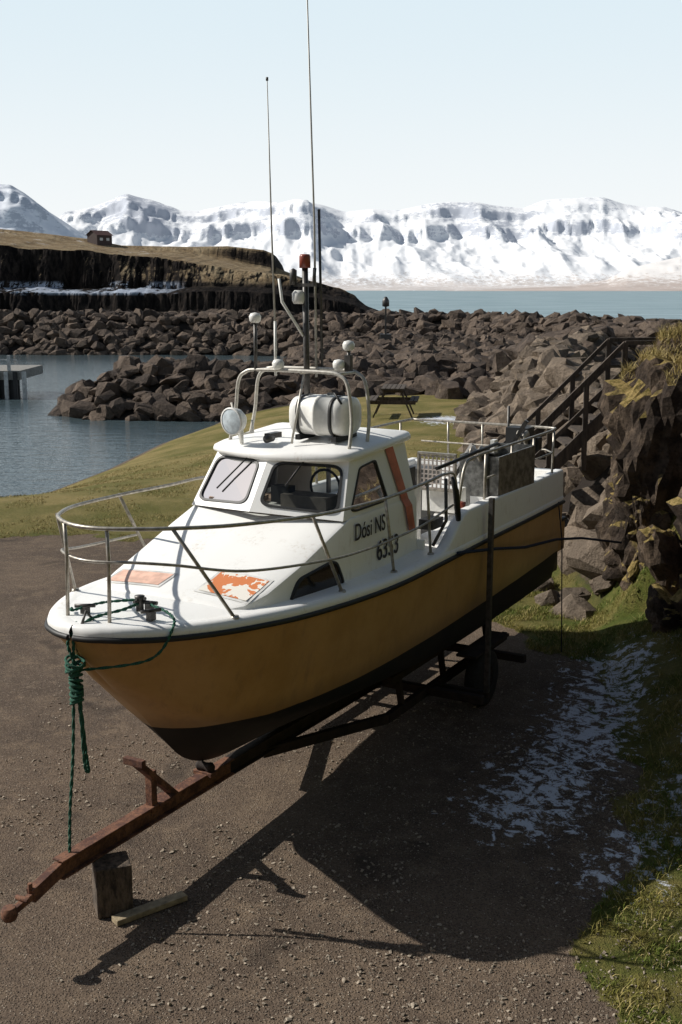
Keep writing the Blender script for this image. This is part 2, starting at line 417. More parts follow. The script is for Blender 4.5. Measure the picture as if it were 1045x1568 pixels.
def inner(x,y):
    xin=np.interp(y,[46,50,53,60,62,70,100,106],[6,3,0,0,-3,-3,-4,-4]); return (x>xin)&(x<np.interp(y,[46,60,84,107],[14,28,24,16]))&(height(x,y)>-1.3)
pt,sz=rpts(2300,-6,30,48,106,inner,.9,2.1,6)
scatter('shore_boulders',pt,sz,M_rock,seed=6)
pt,sz=rpts(1500,2.5,13,16.5,58,lambda x,y:(pdist(x,y,CRS)<3.0)&(y>16.3),.35,1.5,8,.15)
scatter('bank_rocks',pt,sz,M_rockn,seed=8)
r=np.random.default_rng(11); n=26000
x=r.uniform(-3.5,3.4,n); y=6+ (r.random(n)**1.7)*9
m=(fbm(x*.9+5,y*.9,3)+.28*sst(-1.5,1.0,x)*sst(9,6.8,y)+.12*r.random(n))>.57
x=x[m];y=y[m]; s=.008+.036*r.random(len(x))**3.6
M_peb=rockmat('gravel_pebbles',(.13,.105,.08),(.38,.32,.25),(.5,.44,.35),20,.3,.005)
scatter('gravel',np.stack([x,y,height(x,y)+s*.15],1),s,M_peb,PEB,12)

# ------------------------------------------------------------ rock outcrop
def lump(c,sc,seed,sub=5,amp=.3):
    bm=bmesh.new(); bmesh.ops.create_icosphere(bm,subdivisions=sub,radius=1)
    off=Vector((seed*7.3,seed*3.1,seed*1.7))
    for v in bm.verts:
        d=v.co.normalized(); m_=(abs(d.x)**4+abs(d.y)**4+abs(d.z)**4)**.25
        q=d/m_; P=Vector((q.x*sc[0],q.y*sc[1],q.z*sc[2]))
        vd,_=mn.voronoi(Vector((P.x*1.5,P.y*1.5,P.z*.8))+off)
        vd2,_=mn.voronoi(P*3.5+off)
        f=(vd[1]-vd[0])*amp*1.5+(vd2[1]-vd2[0])*amp*.7+(mn.fractal(P*1.1+off,1,2,5)-.2)*amp*.8
        v.co=P+d*(f-.2)
    bm.verts.index_update(); V=np.array([v.co[:] for v in bm.verts])+np.array(c); F=np.array([[v.index for v in f.verts] for f in bm.faces]); bm.free()
    return V,F
lumps=[((5.1,16.6,1.5),(1.15,.9,2.5),1),((5.6,15.0,1.6),(1.0,1.0,2.8),2),((6.4,16.2,1.9),(1.2,1.3,2.9),3),
       ((4.75,15.6,.4),(.55,.6,1.1),4),((5.2,13.3,.9),(.9,1.0,1.9),5),((6.6,14.0,2.1),(1.4,1.6,2.8),6),((5.5,11.4,.9),(1.0,1.2,1.9),7),((4.5,16.7,.6),(.5,.5,1.3),8),((6.9,18.2,1.6),(1.5,1.4,2.2),9),
       ((4.55,14.6,.15),(.4,.5,.7),10),((4.35,16.1,1.3),(.35,.45,.8),11)]
VV=[];FF=[];o=0
for c_,s_,sd_ in lumps:
    a_,b_=lump(c_,s_,sd_); VV.append(a_);FF.append(b_+o);o+=len(a_)
k=NT('outcrop_rock'); p=k.pos(); nz=k.sep(k.n('ShaderNodeNewGeometry').outputs['Normal'])[2]
n=k.noise(1.8,8,.7,p); n2=k.noise(14,6,.75,p)
c=k.mix(k.ramp(n,.38,.68),(.040,.030,.024),(.17,.125,.09)); c=k.mix(k.math('MULTIPLY',k.ramp(n2,.5,.62),.6),c,(.022,.018,.015))
gsel=k.ramp(k.math('ADD',nz,k.math('MULTIPLY',k.math('SUBTRACT',k.noise(1.6,5,.6,p),.5),1.8)),.50,.72)
c=k.mix(gsel,c,k.mix(k.ramp(n2,.35,.65),(.13,.105,.03),(.40,.29,.12)))
M_out=k.pbr(c,.92,0,k.bump(k.math('ADD',n,k.math('MULTIPLY',n2,.6)),.9,.12),.12)
OV=np.concatenate(VV); OF=np.concatenate(FF)
np_obj('rock_outcrop',OV,OF,[M_out],False)

# ------------------------------------------------------------ grass blades
def blades(name,P,hmin,hmax,wd,mat,seed):
    r=np.random.default_rng(seed); n=len(P); an=r.uniform(0,6.28,n); h=r.uniform(hmin,hmax,n)
    dx_=np.stack([np.cos(an),np.sin(an),np.zeros(n)],1)*wd
    ln=np.stack([r.normal(0,.45,n),r.normal(0,.45,n),np.ones(n)],1)*h[:,None]
    mid_=P+ln*.55; tip=P+ln*1.0+np.stack([ln[:,0]*.5,ln[:,1]*.5,-h*.15],1)
    V=np.stack([P-dx_,P+dx_,mid_+dx_*.6,mid_-dx_*.6,tip],1).reshape(-1,3)
    b=np.arange(n)*5
    F=np.concatenate([np.stack([b,b+1,b+2],1),np.stack([b,b+2,b+3],1),np.stack([b+3,b+2,b+4],1)])
    cc=r.random(n); A=np.repeat(np.stack([cc,cc,cc,np.ones(n)],1),5,0)
    return np_obj(name,V,F,[mat],False,{'rnd':A})
def grassmat(name,a,b,c_):
    k=NT(name); at=k.n('ShaderNodeVertexColor',layer_name='rnd'); p=k.pos()
    s_=k.n('ShaderNodeSeparateColor'); k.set(s_.inputs[0],at.outputs[0])
    col=k.mix(k.ramp(k.noise(1.3,5,.6,p),.38,.62),a,b); col=k.mix(k.ramp(s_.outputs[0],.6,.9),col,c_)
    return k.pbr(col,.7,0,None,.2)
M_gr=grassmat('grass_blades',(.08,.125,.015),(.20,.175,.04),(.40,.32,.13))
M_gr2=grassmat('dry_grass_blades',(.30,.225,.08),(.22,.18,.06),(.52,.41,.19))
r=np.random.default_rng(21); n=150000
x=r.uniform(1.3,6.5,n);y=6+r.random(n)*16
m=(grassmask(x,y,fbm(x*1.2,y*1.2,4)-.5)>.5)&(fbm(x*3,y*3,3)>.40)&~((pdist(x,y,CRS)<2.4)&(y>17))&((pdist(x,y,SN1)>.55)|(r.random(n)<.12))
x=x[m];y=y[m]; blades('grass',np.stack([x,y,height(x,y)],1),.02,.09,.004,M_gr,22)
n=60000
x=r.uniform(-12,7,n);y=21.5+r.random(n)**1.5*14
m=(grassmask(x,y,fbm(x*1.2,y*1.2,4)-.5)>.6)&(height(x,y)>-1)&(fbm(x*1.3,y*1.3,3)>.5)
x=x[m];y=y[m]; blades('grass',np.stack([x,y,height(x,y)],1),.02,.06,.006,M_gr2,23)
tri=OV[OF]; nrm=np.cross(tri[:,1]-tri[:,0],tri[:,2]-tri[:,0]); ar=np.linalg.norm(nrm,axis=1)/2; nrm/= (2*ar[:,None]+1e-9)
cen=tri.mean(1); gsel_=(fbm(cen[:,0]*1.4+3,cen[:,1]*1.4+cen[:,2]*.9,3)>.52)&(nrm[:,2]>.3)&((cen[:,0]>5.0)|(cen[:,2]>3.5))
ids=np.where(gsel_)[0]; pr=ar[ids]/ar[ids].sum(); NB=40000; pick=r.choice(ids,NB,p=pr)
u=r.random((NB,2)); fl=u.sum(1)>1; u[fl]=1-u[fl]
Pp=tri[pick,0]+(tri[pick,1]-tri[pick,0])*u[:,:1]+(tri[pick,2]-tri[pick,0])*u[:,1:]
blades('grass',Pp,.06,.2,.005,M_gr2,24)

# ------------------------------------------------------------ headland
def pixprof(tab,Yd):
    xs=np.array([(a-522.5)/1775*Yd for a,b in tab]); zs=np.array([4.8+math.tan(math.atan((784-b)/1742)-rad(11.08))*Yd for a,b in tab]); return xs,zs
lx,lz=pixprof([(-400,372),(-100,368),(0,374),(80,379),(160,386),(230,395),(300,404),(430,420),(500,435),(545,452),(575,478),(600,500),(640,520)],200)
ux,uz=pixprof([(-400,345),(-100,345),(0,350),(60,356),(140,366),(190,376),(290,378),(350,377),(405,383),(418,388),(424,410),(500,440),(560,480),(640,520)],250)
cols=np.linspace(-105,16,620)
vs=np.concatenate([np.linspace(0,1,14),np.linspace(1.05,1.5,5),np.linspace(1.55,2.6,20),np.linspace(2.7,4,16),np.linspace(4.1,5,14),np.linspace(5.1,6,5)])
Xh=[]
for v in vs:
    wob=(fbm(cols*.09+3,cols*0+v*.15,5)-.5)*14+(ridged(cols*.45,cols*0+v*.6,4)-.5)*3.0
    T=np.interp(cols,lx,lz)+ (fbm(cols*.3,cols*0+9,4)-.5)*1.0; U=np.maximum(np.interp(cols,ux,uz),T-.5)
    led=np.minimum(4.6+(fbm(cols*.12,cols*0+4,3)-.5)*2.6,T*.55)
    Um=T+(U-T)*np.interp(cols,[-60,-35,-20,-14],[.8,.6,.3,.2])
    if v<=1: yy=196+v*3+wob; zz=-1.5+(led+1.5)*v**1.1
    elif v<=1.5: yy=199+(v-1)*12+wob; zz=led+(v-1)*1.8
    elif v<=2.6: a=(v-1.5)/1.1; yy=205+a*3.5+wob*(1-.2*a); zz=led+.9+(T-led-.9)*a**.9
    elif v<=4: a=(v-2.6)/1.4; yy=208.5+a*36+wob*.8*(1-a); zz=T+(Um-T)*a+(fbm(cols*.15,cols*0+v*2,4)-.5)*1.0*a
    elif v<=5: a=(v-4)/1.; yy=244.5+a*7+(ridged(cols*.3,cols*0+v*.4,4)-.5)*3*a; zz=Um+(U-Um)*sst(.1,.7,a)
    else: a=v-5; yy=252.5+a*120; zz=U-(U+3)*a**2
    Xh.append(np.stack([cols,yy+cols*0,np.maximum(zz,-4)],1))
Xh=np.array(Xh)
k=NT('headland_material'); p=k.pos(); nz=k.sep(k.n('ShaderNodeNewGeometry').outputs['True Normal'])[2]; pz=k.sep(p)
n=k.noise(.25,8,.7,p); n2=k.noise(1.2,6,.75,p)
rk_=k.mix(k.ramp(k.noise(1.0,6,.7,k.mapping(p,(1,1,.3))),.4,.65),(.008,.007,.007),(.032,.025,.021))
gs=k.mix(k.ramp(n,.4,.6),(.23,.165,.095),(.34,.265,.165)); gs=k.mix(k.math('MULTIPLY',k.ramp(n2,.48,.6),.65),gs,(.085,.062,.047))
f=k.ramp(k.math('ADD',nz,k.math('MULTIPLY',k.math('SUBTRACT',n2,.5),.4)),.62,.85)
c=k.mix(f,rk_,gs)
c=k.mix(k.math('MULTIPLY',k.ramp(pz[2],7,5),k.ramp(pz[1],216,208)),c,rk_)
zb=k.math('MULTIPLY',k.ramp(pz[2],3.6,4.4),k.ramp(pz[2],6.4,5.6))
brk=k.math('ADD',k.noise(.10,3,.6,p),k.math('MULTIPLY',k.math('SUBTRACT',k.noise(.8,7,.8,k.mapping(p,(.6,.6,2.5))),.5),.7))
snw=k.math('MULTIPLY',k.math('MULTIPLY',zb,k.ramp(pz[0],-24,-36)),k.math('MULTIPLY',k.ramp(brk,.50,.56),k.ramp(nz,.12,.3)))
c=k.mix(snw,c,(.40,.45,.54))  # ledge snow in blue-grey, its shade painted into the colour
ps=k.math('MULTIPLY',k.ramp(k.noise(.12,8,.75,k.mapping(p,(1,2.5,1))),.61,.64),k.ramp(pz[2],9,12))
c=k.mix(k.math('MULTIPLY',ps,.8),c,(.75,.77,.8))
M_head=k.pbr(c,.95,0,k.bump(k.math('ADD',n,n2),.8,.8),.05)
np_obj('headland_cliff',Xh.reshape(-1,3),gridfaces(*Xh.shape[:2]),[M_head],False)

# ------------------------------------------------------------ mountains
def mrange(name,tab,Y0,Yr,mat,t0,t1,nc=620,nr=190,low=.2,rough=1.0,seed=0.,lowh=.05):
    t=np.linspace(t0,t1,nc); tp=np.array([(a-522.5)/1775 for a,b in tab]); hp=np.array([math.tan(math.atan((784-b)/1742)-rad(11.08))*Yr+4.8 for a,b in tab])
    H=np.interp(t,tp,hp); q=np.linspace(0,1.25,nr); Tt,Q=np.meshgrid(t,q)
    Yy=Y0+(Yr-Y0)*Q; Xx=Tt*Yy; Hh=np.tile(H,(nr,1))
    warp=(ridged(Xx/650+seed,Yy/1700,7,.5)-.55)*.62*rough
    qq=np.clip(Q+warp*np.clip(Q*3-.4,0,1)*np.clip((1.02-Q)*4,0,1),0,1)
    sh=np.where(qq<low,lowh*qq/low,lowh+(1-lowh)*np.clip((qq-low)/(1-low),0,1)**1.2)
    # cliff band under the plateau rim
    rim=sst(.66,.74,sh)*.10+sst(.84,.90,sh)*.07; sh=np.where(qq>low,sh*.83+rim,sh*.83)
    sh=np.where(Q>1,1-(Q-1)*1.3,sh)
    Zz=Hh*sh+(ridged(Xx/170,Yy/420,7,.55)-.5)*34*rough*np.clip(Q*2-.3,0,1)*np.clip(Hh/400,0,1)*np.clip((1.1-Q)*3,.2,1)
    Zz=Zz-2*(Q<=0)-1.0*(Q<.001)
    V=np.stack([Xx.ravel(),Yy.ravel(),Zz.ravel()],1)
    return np_obj(name,V,gridfaces(nr,nc),[mat],True)
def mountmat(name,snow,rock,low,z0,z1,rbias=.0):
    k=NT(name); p=k.pos(); g=k.n('ShaderNodeNewGeometry'); nz=k.sep(g.outputs['Normal'])[2]; pz=k.sep(p)[2]
    n=k.noise(.0022,8,.65,p); n2=k.noise(.035,10,.82,k.mapping(p,(1,.5,1.6)))
    st=k.noise(.02,7,.75,k.mapping(p,(.2,.1,2.0)))
    ht=k.math('MULTIPLY',k.ramp(pz,230,420),.30)
    rv=k.math('ADD',k.math('ADD',k.math('SUBTRACT',1.0,nz),ht),k.math('ADD',k.math('MULTIPLY',k.math('SUBTRACT',n2,.5),1.7),k.math('ADD',k.math('MULTIPLY',k.math('SUBTRACT',st,.5),.8),k.math('MULTIPLY',k.math('SUBTRACT',n,.5),1.6))))
    f=k.ramp(rv,.40-rbias,.62-rbias)
    c=k.mix(k.math('MULTIPLY',f,.85),snow,rock)
    lo=k.ramp(k.math('ADD',pz,k.math('MULTIPLY',k.math('SUBTRACT',n2,.5),(z1-z0)*6)),z1,z0)
    c=k.mix(lo,c,k.mix(k.ramp(n,.4,.6),low,tuple(x*1.2 for x in low)))
    return k.pbr(c,.9,0,None,.05)
M_mt=mountmat('snowy_mountain',(.89,.90,.92),(.46,.49,.56),(.52,.48,.46),8,80,.02)  # aerial haze painted into the rock colour, pale and bluish
M_mt2=mountmat('mountain_slope_rock',(.78,.81,.86),(.40,.44,.51),(.42,.38,.36),20,60,.14)  # rock colour here is haze-tinted too
M_hill=mountmat('brown_hill',(.72,.70,.69),(.40,.36,.36),(.42,.36,.33),15,60,.14)
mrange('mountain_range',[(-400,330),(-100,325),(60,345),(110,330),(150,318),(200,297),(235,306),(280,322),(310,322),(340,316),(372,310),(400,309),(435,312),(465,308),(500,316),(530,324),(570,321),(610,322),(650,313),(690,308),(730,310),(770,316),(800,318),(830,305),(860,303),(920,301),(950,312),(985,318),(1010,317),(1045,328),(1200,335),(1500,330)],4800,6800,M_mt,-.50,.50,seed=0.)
mrange('snowy_mountain',[(-700,360),(-400,300),(-200,320),(-60,286),(0,283),(25,284),(45,296),(80,325),(110,345),(140,366),(200,395),(300,430),(340,443)],3400,4300,M_mt2,-.62,-.10,300,100,.1,.8,3.3)
mrange('hill',[(700,446),(800,441),(880,438),(930,428),(960,412),(1000,402),(1045,392),(1150,385),(1400,400)],3700,4500,M_hill,.09,.50,260,60,.12,.8,6.1)

# ------------------------------------------------------------ distant house, pier, picnic table, stairs
b=MB(); hh=2.6
b.box((0,0,hh/2-1),(4.6,3.6,hh+2),0)
b.add([(-2.6,-2.1,hh),(2.6,-2.1,hh),(2.6,0,hh+1.7),(-2.6,0,hh+1.7),(-2.6,2.1,hh),(2.6,2.1,hh)],[(0,1,2,3),(3,2,5,4)],1)
b.add([(-2.3,-1.8,hh),(-2.3,1.8,hh),(-2.3,0,hh+1.5)],[(0,1,2)],0); b.add([(2.3,-1.8,hh),(2.3,1.8,hh),(2.3,0,hh+1.5)],[(0,1,2)],0)
b.box((-1,-1.81,1.3),(.9,.06,.9),2); b.box((1.,-1.81,1.3),(.9,.06,.9),2)
hm=[simple('dark_cladding',(.05,.03,.026),.8),simple('rusty_roof',(.11,.05,.04),.7),simple('white_window',(.5,.5,.48),.4)]
ho=b.obj('house',hm); ho.location=(-51.0,247,14.3); ho.rotation_euler=(0,0,.9); ho.scale=(.88,.88,.62)
pier=empty('pier',(-3.6,0,0))
b=MB()
b.box((-24,66,.1),(19.5,5,.5),1)
for i in range(40):
    xx=-33.5+i*.5; b.box((xx,63.45,-.55),(.22,.14,1.7),0 if i%2 else 2)
b.box((-24,63.7,-.75),(19.3,.2,1.9),2)
for i in range(12): b.box((-33+i*1.65,63.6,.75),(.16,.16,.9),0)
b.beam((-33.5,63.6,.95),(-14.4,63.6,.95),.07,.07,0)
b.obj('wharf',[simple('white_fender',(.50,.51,.50),.6),simple('concrete',(.24,.23,.21),.9),simple('black_steel',(.02,.02,.022),.6)],pier)
tb=MB()
for i in range(5): tb.box((0,-.36+i*.18,.78),(2.0,.155,.045),0)
for sy in(-1,1):
    for j in range(2): tb.box((0,sy*(.72+.16*j),.46),(2.0,.14,.045),0)
for sx_ in(-.7,.7):
    for sy in(-1,1): tb.beam((sx_,sy*.28,.76),(sx_,sy*.75,0),.05,.12,0,Vector((1,0,0)))
    tb.box((sx_,0,.41),(.05,1.75,.1),0); tb.box((sx_,0,.72),(.05,.8,.08),0)
t=tb.obj('picnic_table',[M_dwood]); t.scale=(1.0,.95,1.35); t.location=(1.95,42.0,float(height(1.95,42.0))+.02); t.rotation_euler=(0,0,rad(84))
stt=empty('wooden_staircase',(0,0,0))
b=MB()
for yo in(19.6,20.8):
    A=Vector((3.0,yo,1.05));Bq=Vector((4.85,yo,2.95))
    b.beam(A,Bq,.06,.2)
    up=Vector((0,0,.95)); b.beam(A+up,Bq+up,.06,.07); b.beam(A+up*.52,Bq+up*.52,.05,.06)
    b.beam(Bq+up,Bq+up+Vector((2.4,0,.03)),.06,.07); b.beam(Bq+up*.5,Bq+up*.5+Vector((2.4,0,.03)),.05,.06)
    for tt in(0,.33,.66,1.0):
        q=A.lerp(Bq,tt); b.beam(q-Vector((0,0,.6)),q+up,.08,.08,up=Vector((0,1,0)))
    for tt in(1.1,2.3): b.beam(Bq+Vector((tt,0,-.5)),Bq+Vector((tt,0,.95)),.08,.08,up=Vector((0,1,0)))
for i in range(10):
    q=Vector((3.0,20.2,1.05)).lerp(Vector((4.85,20.2,2.95)),i/9.); b.box(q+Vector((0,0,.03)),(.26,1.15,.04))
b.box((6.0,20.2,2.98),(2.4,1.2,.05))
b.obj('stairs_and_rails',[M_dwood],stt)
b=MB(); b.beam((0,0,0),(0,0,2.4),.14,.14,0,Vector((0,1,0))); b.lathe([(.05,0),(.28,.05),(.28,.5),(.1,.8),(.0,.82)],(0,0,2.4),(0,0,1),12); b.box((0,0,.0),(.9,.9,.5))
o_=b.obj('harbour_beacon',[M_dsteel]); o_.location=(3.6,93,1.0)

# ============================================================ BOAT
BO=(-2.051,8.187,0); BR=math.atan2(.8704,.4924)
boat=empty('fishing_boat',BO,BR)
def P(s,p,z): return Vector((s if s<4.2 else 4.2+(s-4.2)*1.22,-p,z))
def cat(xs,n):
    xs=np.array(xs,float); m=len(xs); t=np.linspace(0,m-1,n); i=np.clip(t.astype(int),0,m-2); f=t-i
    g=lambda j: xs[np.clip(j,0,m-1)]
    p0,p1,p2,p3=g(i-1),g(i),g(i+1),g(i+2)
    d1=(p2-p0)/2;d2=(p3-p1)/2
    return (2*f**3-3*f**2+1)*p1+(f**3-2*f**2+f)*d1+(-2*f**3+3*f**2)*p2+(f**3-f**2)*d2
D=[.04,.06,.11,.21,.44,.8,1.2,1.7,2.5,3.3,4.2,5.2,6.3,7.4]
W=[0.01,.13,.25,.39,.58,.79,.94,1.05,1.13,1.17,1.18,1.18,1.16,1.12]
ZR=[2.23,2.23,2.23,2.22,2.20,2.18,2.16,2.13,2.09,2.07,2.08,2.09,2.08,2.07]
KS=[.13,.17,.28,.49,.8,1.08,1.38,1.8,2.55,3.3,4.2,5.2,6.3,7.4]
KZ=[2.1,2.03,1.9,1.67,1.37,1.05,.76,.60,.54,.50,.46,.42,.41,.41]
CP=[.008,.04,.08,.15,.28,.45,.6,.75,.9,.98,1.02,1.03,1.02,1.0]
CZ=[2.12,2.07,1.97,1.82,1.62,1.42,1.3,1.2,1.12,1.07,1.03,1.0,1.0,1.02]
N=90
d_,w_,zr_,ks_,kz_,cp_,cz_=[cat(a,N) for a in(D,W,ZR,KS,KZ,CP,CZ)]
fw=lambda s: float(np.interp(s,D,W)); fz=lambda s: float(np.interp(s,D,ZR))
rows=[]
for i in range(N):
    cs=(d_[i]*.45+ks_[i]*.55); pts=[]
    for j in range(6):
        a=j/5; pts.append((ks_[i]+(cs-ks_[i])*a, cp_[i]*a, kz_[i]+(cz_[i]-kz_[i])*a**.95-.02*math.sin(a*math.pi)))
    for j in range(1,9):
        a=j/8; fl=math.sin(a*math.pi)*.03*(1 if d_[i]>2 else -1*(1-d_[i]/2))
        pts.append((cs+(d_[i]-cs)*a, cp_[i]+(w_[i]-cp_[i])*a+fl, cz_[i]+(zr_[i]-cz_[i])*a))
    rows.append(pts)
b=MB()
b.grid([[P(*q) for q in r_] for r_ in rows]); b.grid([[P(q[0],-q[1],q[2]) for q in r_] for r_ in rows])
lr=rows[-1]; b.add([P(*q) for q in lr]+[P(q[0],-q[1],q[2]) for q in lr[::-1]],[tuple(range(2*len(lr)))])
b.obj('hull',[M_hull],boat)
b=MB()
for sg in(1,-1):
    rr_=[]
    for i in range(N):
        s,w0,z0=d_[i],w_[i],zr_[i]
        rr_.append([P(s-.0,sg*(w0+.0),z0-.01),P(s,sg*(w0+.012),z0+.035),P(s+.005,sg*max(w0-.002,0),z0+.075),P(s+.03,sg*max(w0-.05,0),z0+.09),P(s+.08,sg*max(w0-.12,0),z0+.085)])
    b.grid(rr_)
rr_=[]
for i in range(N):
    if d_[i]>4.4: break
    s,w0,z0=d_[i],w_[i],zr_[i]; ww=max(w0-.12,0)
    rr_.append([P(s+.08,ww*a,z0+.085+.04*(1-a*a)*min(1,ww)) for a in np.linspace(-1,1,13)])
b.grid(rr_); b.obj('deck',[M_white],boat)
b=MB()
for sg in(1,-1): b.tube([P(d_[i],sg*(w_[i]+.012),zr_[i]-.005) for i in range(0,N,1)],.024,8)
b.obj('rub_rail',[M_black],boat)
b=MB()
bs=np.linspace(4.15,7.4,34)
def bz(s): return fz(s)+.09+.33*float(sst(4.2,4.75,s))
for sg in(1,-1):
    b.grid([[P(s,sg*(fw(s)+.0),fz(s)+.03),P(s,sg*(fw(s)-.01),bz(s)-.02),P(s,sg*(fw(s)-.03),bz(s)),P(s,sg*(fw(s)-.12),bz(s)),P(s,sg*(fw(s)-.14),bz(s)-.02),P(s,sg*(fw(s)-.14),1.9)] for s in bs])
b.grid([[P(s,a*(fw(s)-.1),1.95) for a in np.linspace(-1,1,5)] for s in bs],0)
b.box(P(7.36,0,2.23),(.14,2.16,.5)); b.box(P(4.22,0,2.1),(.05,1.9,.35))
b.box(P(6.9,.0,2.15),(.9,1.7,.28)); b.box(P(5.6,-.8,2.2),(1.4,.4,.35))
b.obj('cockpit',[M_white],boat,.012)
b=MB(); b.box(P(7.50,0,1.55),(.46,2.1,.40),0); b.box(P(7.50,0,1.2),(.40,1.95,.30),1); b.box(P(7.50,0,1.775),(.50,2.14,.05),1)
b.obj('stern_bracket',[simple('yellow_paint',(.38,.21,.07),.5),M_black],boat,.03)
TS=[1.12,1.16,1.25,1.5,1.95,2.4,2.8,3.2,4.2]; TW=[.55,.68,.77,.83,.86,.875,.88,.88,.87]; TZ=[2.25,2.27,2.29,2.34,2.47,2.62,2.745,2.75,2.75]
b=MB(); st_=np.unique(np.concatenate([np.linspace(1.12,4.2,50),TS]))
rowsT=[]
for s in st_:
    tw=float(np.interp(s,TS,TW)); tz=float(np.interp(s,TS,TZ)); zd=min(fz(s)+.05,tz-.02); e=min(.05,(tz-zd)*.5)
    rowsT.append([(s,tw+.01,zd),(s,tw,zd+(tz-e-zd)*.5),(s,tw-.005,tz-e),(s,tw-.02,tz-e*.3),(s,tw-.05,tz),(s,tw*.6,tz+.02),(s,tw*.3,tz+.032),(s,0,tz+.036)])
for sg in(1,-1):
    b.grid([[P(q[0],sg*q[1],q[2]) for q in r_[:4]] for r_ in rowsT])
    b.grid([[P(q[0],sg*q[1],q[2]) for q in r_[3:]] for r_ in rowsT if r_[0][0]<3.05])
r0=rowsT[0]; b.add([P(q[0],q[1],q[2]) for q in r0]+[P(q[0],-q[1],q[2]) for q in r0[-2::-1]]+[P(1.05,-.3,2.2),P(1.05,.3,2.2)],[tuple(range(2*len(r0)+1))])
b.obj('cuddy',[M_white],boat)
def ttop(s,p,off=.006):
    tw=float(np.interp(s,TS,TW)); tz=float(np.interp(s,TS,TZ)); a=abs(p)
    z=float(np.interp(a,[0,tw*.3,tw*.6,tw-.05,tw-.02],[tz+.036,tz+.032,tz+.02,tz,tz-.015])); return P(s,p,z+off)
def patch(mb,s0,s1,p0,p1,mi,off=.006,n=8):
    mb.grid([[ttop(s0+(s1-s0)*i/n,p0+(p1-p0)*j/n,off) for j in range(n+1)] for i in range(n+1)],mi)
b=MB(); patch(b,1.27,1.68,.22,.76,1,.005); patch(b,1.30,1.65,.25,.73,0,.009)
patch(b,1.24,1.52,-.74,-.12,1,.005); patch(b,1.27,1.49,-.71,-.15,2,.009)
b.obj('deck_patches',[M_peel,simple('patch_border',(.74,.73,.7),.5),M_faded],boat)
def rrect(cs,r=.25,n=6):
    out=[];m=len(cs)
    for i in range(m):
        c0=Vector(cs[i]);a=Vector(cs[i-1]);b_=Vector(cs[(i+1)%m])
        da=(a-c0);db=(b_-c0);L=min(da.length,db.length)*r; A=c0+da.normalized()*L;B_=c0+db.normalized()*L
        for j in range(n+1):
            t_=j/n; out.append((A*(1-t_)**2+c0*2*t_*(1-t_)+B_*t_**2))
    return out
def sideP(s,z): return float(np.interp(s,TS,TW))+.008
M_acr=simple('dark_acrylic',(.010,.008,.008),.12)
for sg,nm in((1,'cuddy_window'),(-1,'cuddy_window_far')):
    b=MB(); pol=rrect([(1.74,2.18),(2.66,2.15),(2.50,2.43),(1.90,2.375)],.3)
    c0=sum(pol,Vector((0,0)))/len(pol)
    ring=[P(q.x,sg*(sideP(q.x,q.y)+.020),q.y) for q in pol]
    inn=[P((q-c0).x*.93+c0.x,sg*(sideP(q.x,q.y)+.020),(q-c0).y*.88+c0.y) for q in pol]
    inn2=[P((q-c0).x*.93+c0.x,sg*(sideP(q.x,q.y)+.014),(q-c0).y*.88+c0.y) for q in pol]
    out=[P((q-c0).x*1.01+c0.x,sg*(sideP(q.x,q.y)-.02),(q-c0).y*1.01+c0.y) for q in pol]
    b.grid([out,ring,inn,inn2],0,True,True); b.add(inn2,[tuple(range(len(inn2)))],1)
    b.obj(nm,[M_black,M_acr],boat)
# wheelhouse
FCb,FCt=(2.44,0,2.785),(2.80,0,3.28); FPb,FPt=(2.70,.85,2.73),(3.02,.74,3.25); APb,APt=(4.20,.855,2.70),(4.12,.75,3.33)
def mir(q): return (q[0],-q[1],q[2])
def bil(c,u,v):
    a=[c[0][i]*(1-u)+c[1][i]*u for i in range(3)]; d=[c[3][i]*(1-u)+c[2][i]*u for i in range(3)]
    return P(*[a[i]*(1-v)+d[i]*v for i in range(3)])
wl_=MB(); gk=MB(); gls=MB()
def panel(c,win,out=1):
    c0=Vector((sum(q[0] for q in win)/len(win),sum(q[1] for q in win)/len(win)))
    pol=rrect(win,.2,8); m=len(pol)
    outer=[]
    for q in pol:
        d=q-c0; ks=[]
        if d.x>1e-6: ks.append((1-c0.x)/d.x)
        if d.x<-1e-6: ks.append(-c0.x/d.x)
        if d.y>1e-6: ks.append((1-c0.y)/d.y)
        if d.y<-1e-6: ks.append(-c0.y/d.y)
        outer.append(c0+d*min(ks))
    for cr in((0,0),(1,0),(1,1),(0,1)):
        i=min(range(m),key=lambda j:(outer[j]-Vector(cr)).length); outer[i]=Vector(cr)
    O=[bil(c,q.x,q.y) for q in outer]; I=[bil(c,q.x,q.y) for q in pol]
    nrm=(bil(c,1,0)-bil(c,0,0)).cross(bil(c,0,1)-bil(c,0,0)).normalized()*out
    wl_.grid([O,I],0,False,True); wl_.grid([I,[q-nrm*.035 for q in I]],0,False,True)
    wl_.grid([[q-nrm*.035 for q in O],[q-nrm*.035 for q in I]],1,False,True)
    I2=[bil(c,((q-c0)*.95+c0).x,((q-c0)*.94+c0).y) for q in pol]; I3=[bil(c,((q-c0)*1.02+c0).x,((q-c0)*1.03+c0).y) for q in pol]
    gk.grid([[q+nrm*.001 for q in I3],[q+nrm*.012 for q in I3],[q+nrm*.012 for q in I2],[q-nrm*.012 for q in I2]],0,False,True)
    gls.add([q-nrm*.004 for q in I2],[tuple(range(m))])
panel([FCb,FPb,FPt,FCt],[(.08,.12),(.94,.10),(.93,.88),(.10,.86)])
cF=[mir(FPb),FCb,FCt,mir(FPt)]; panel(cF,[(.06,.10),(.90,.12),(.88,.86),(.07,.88)])
cS=[FPb,APb,APt,FPt]; panel(cS,[(.08,.10),(.60,.12),(.44,.83),(.17,.80)])
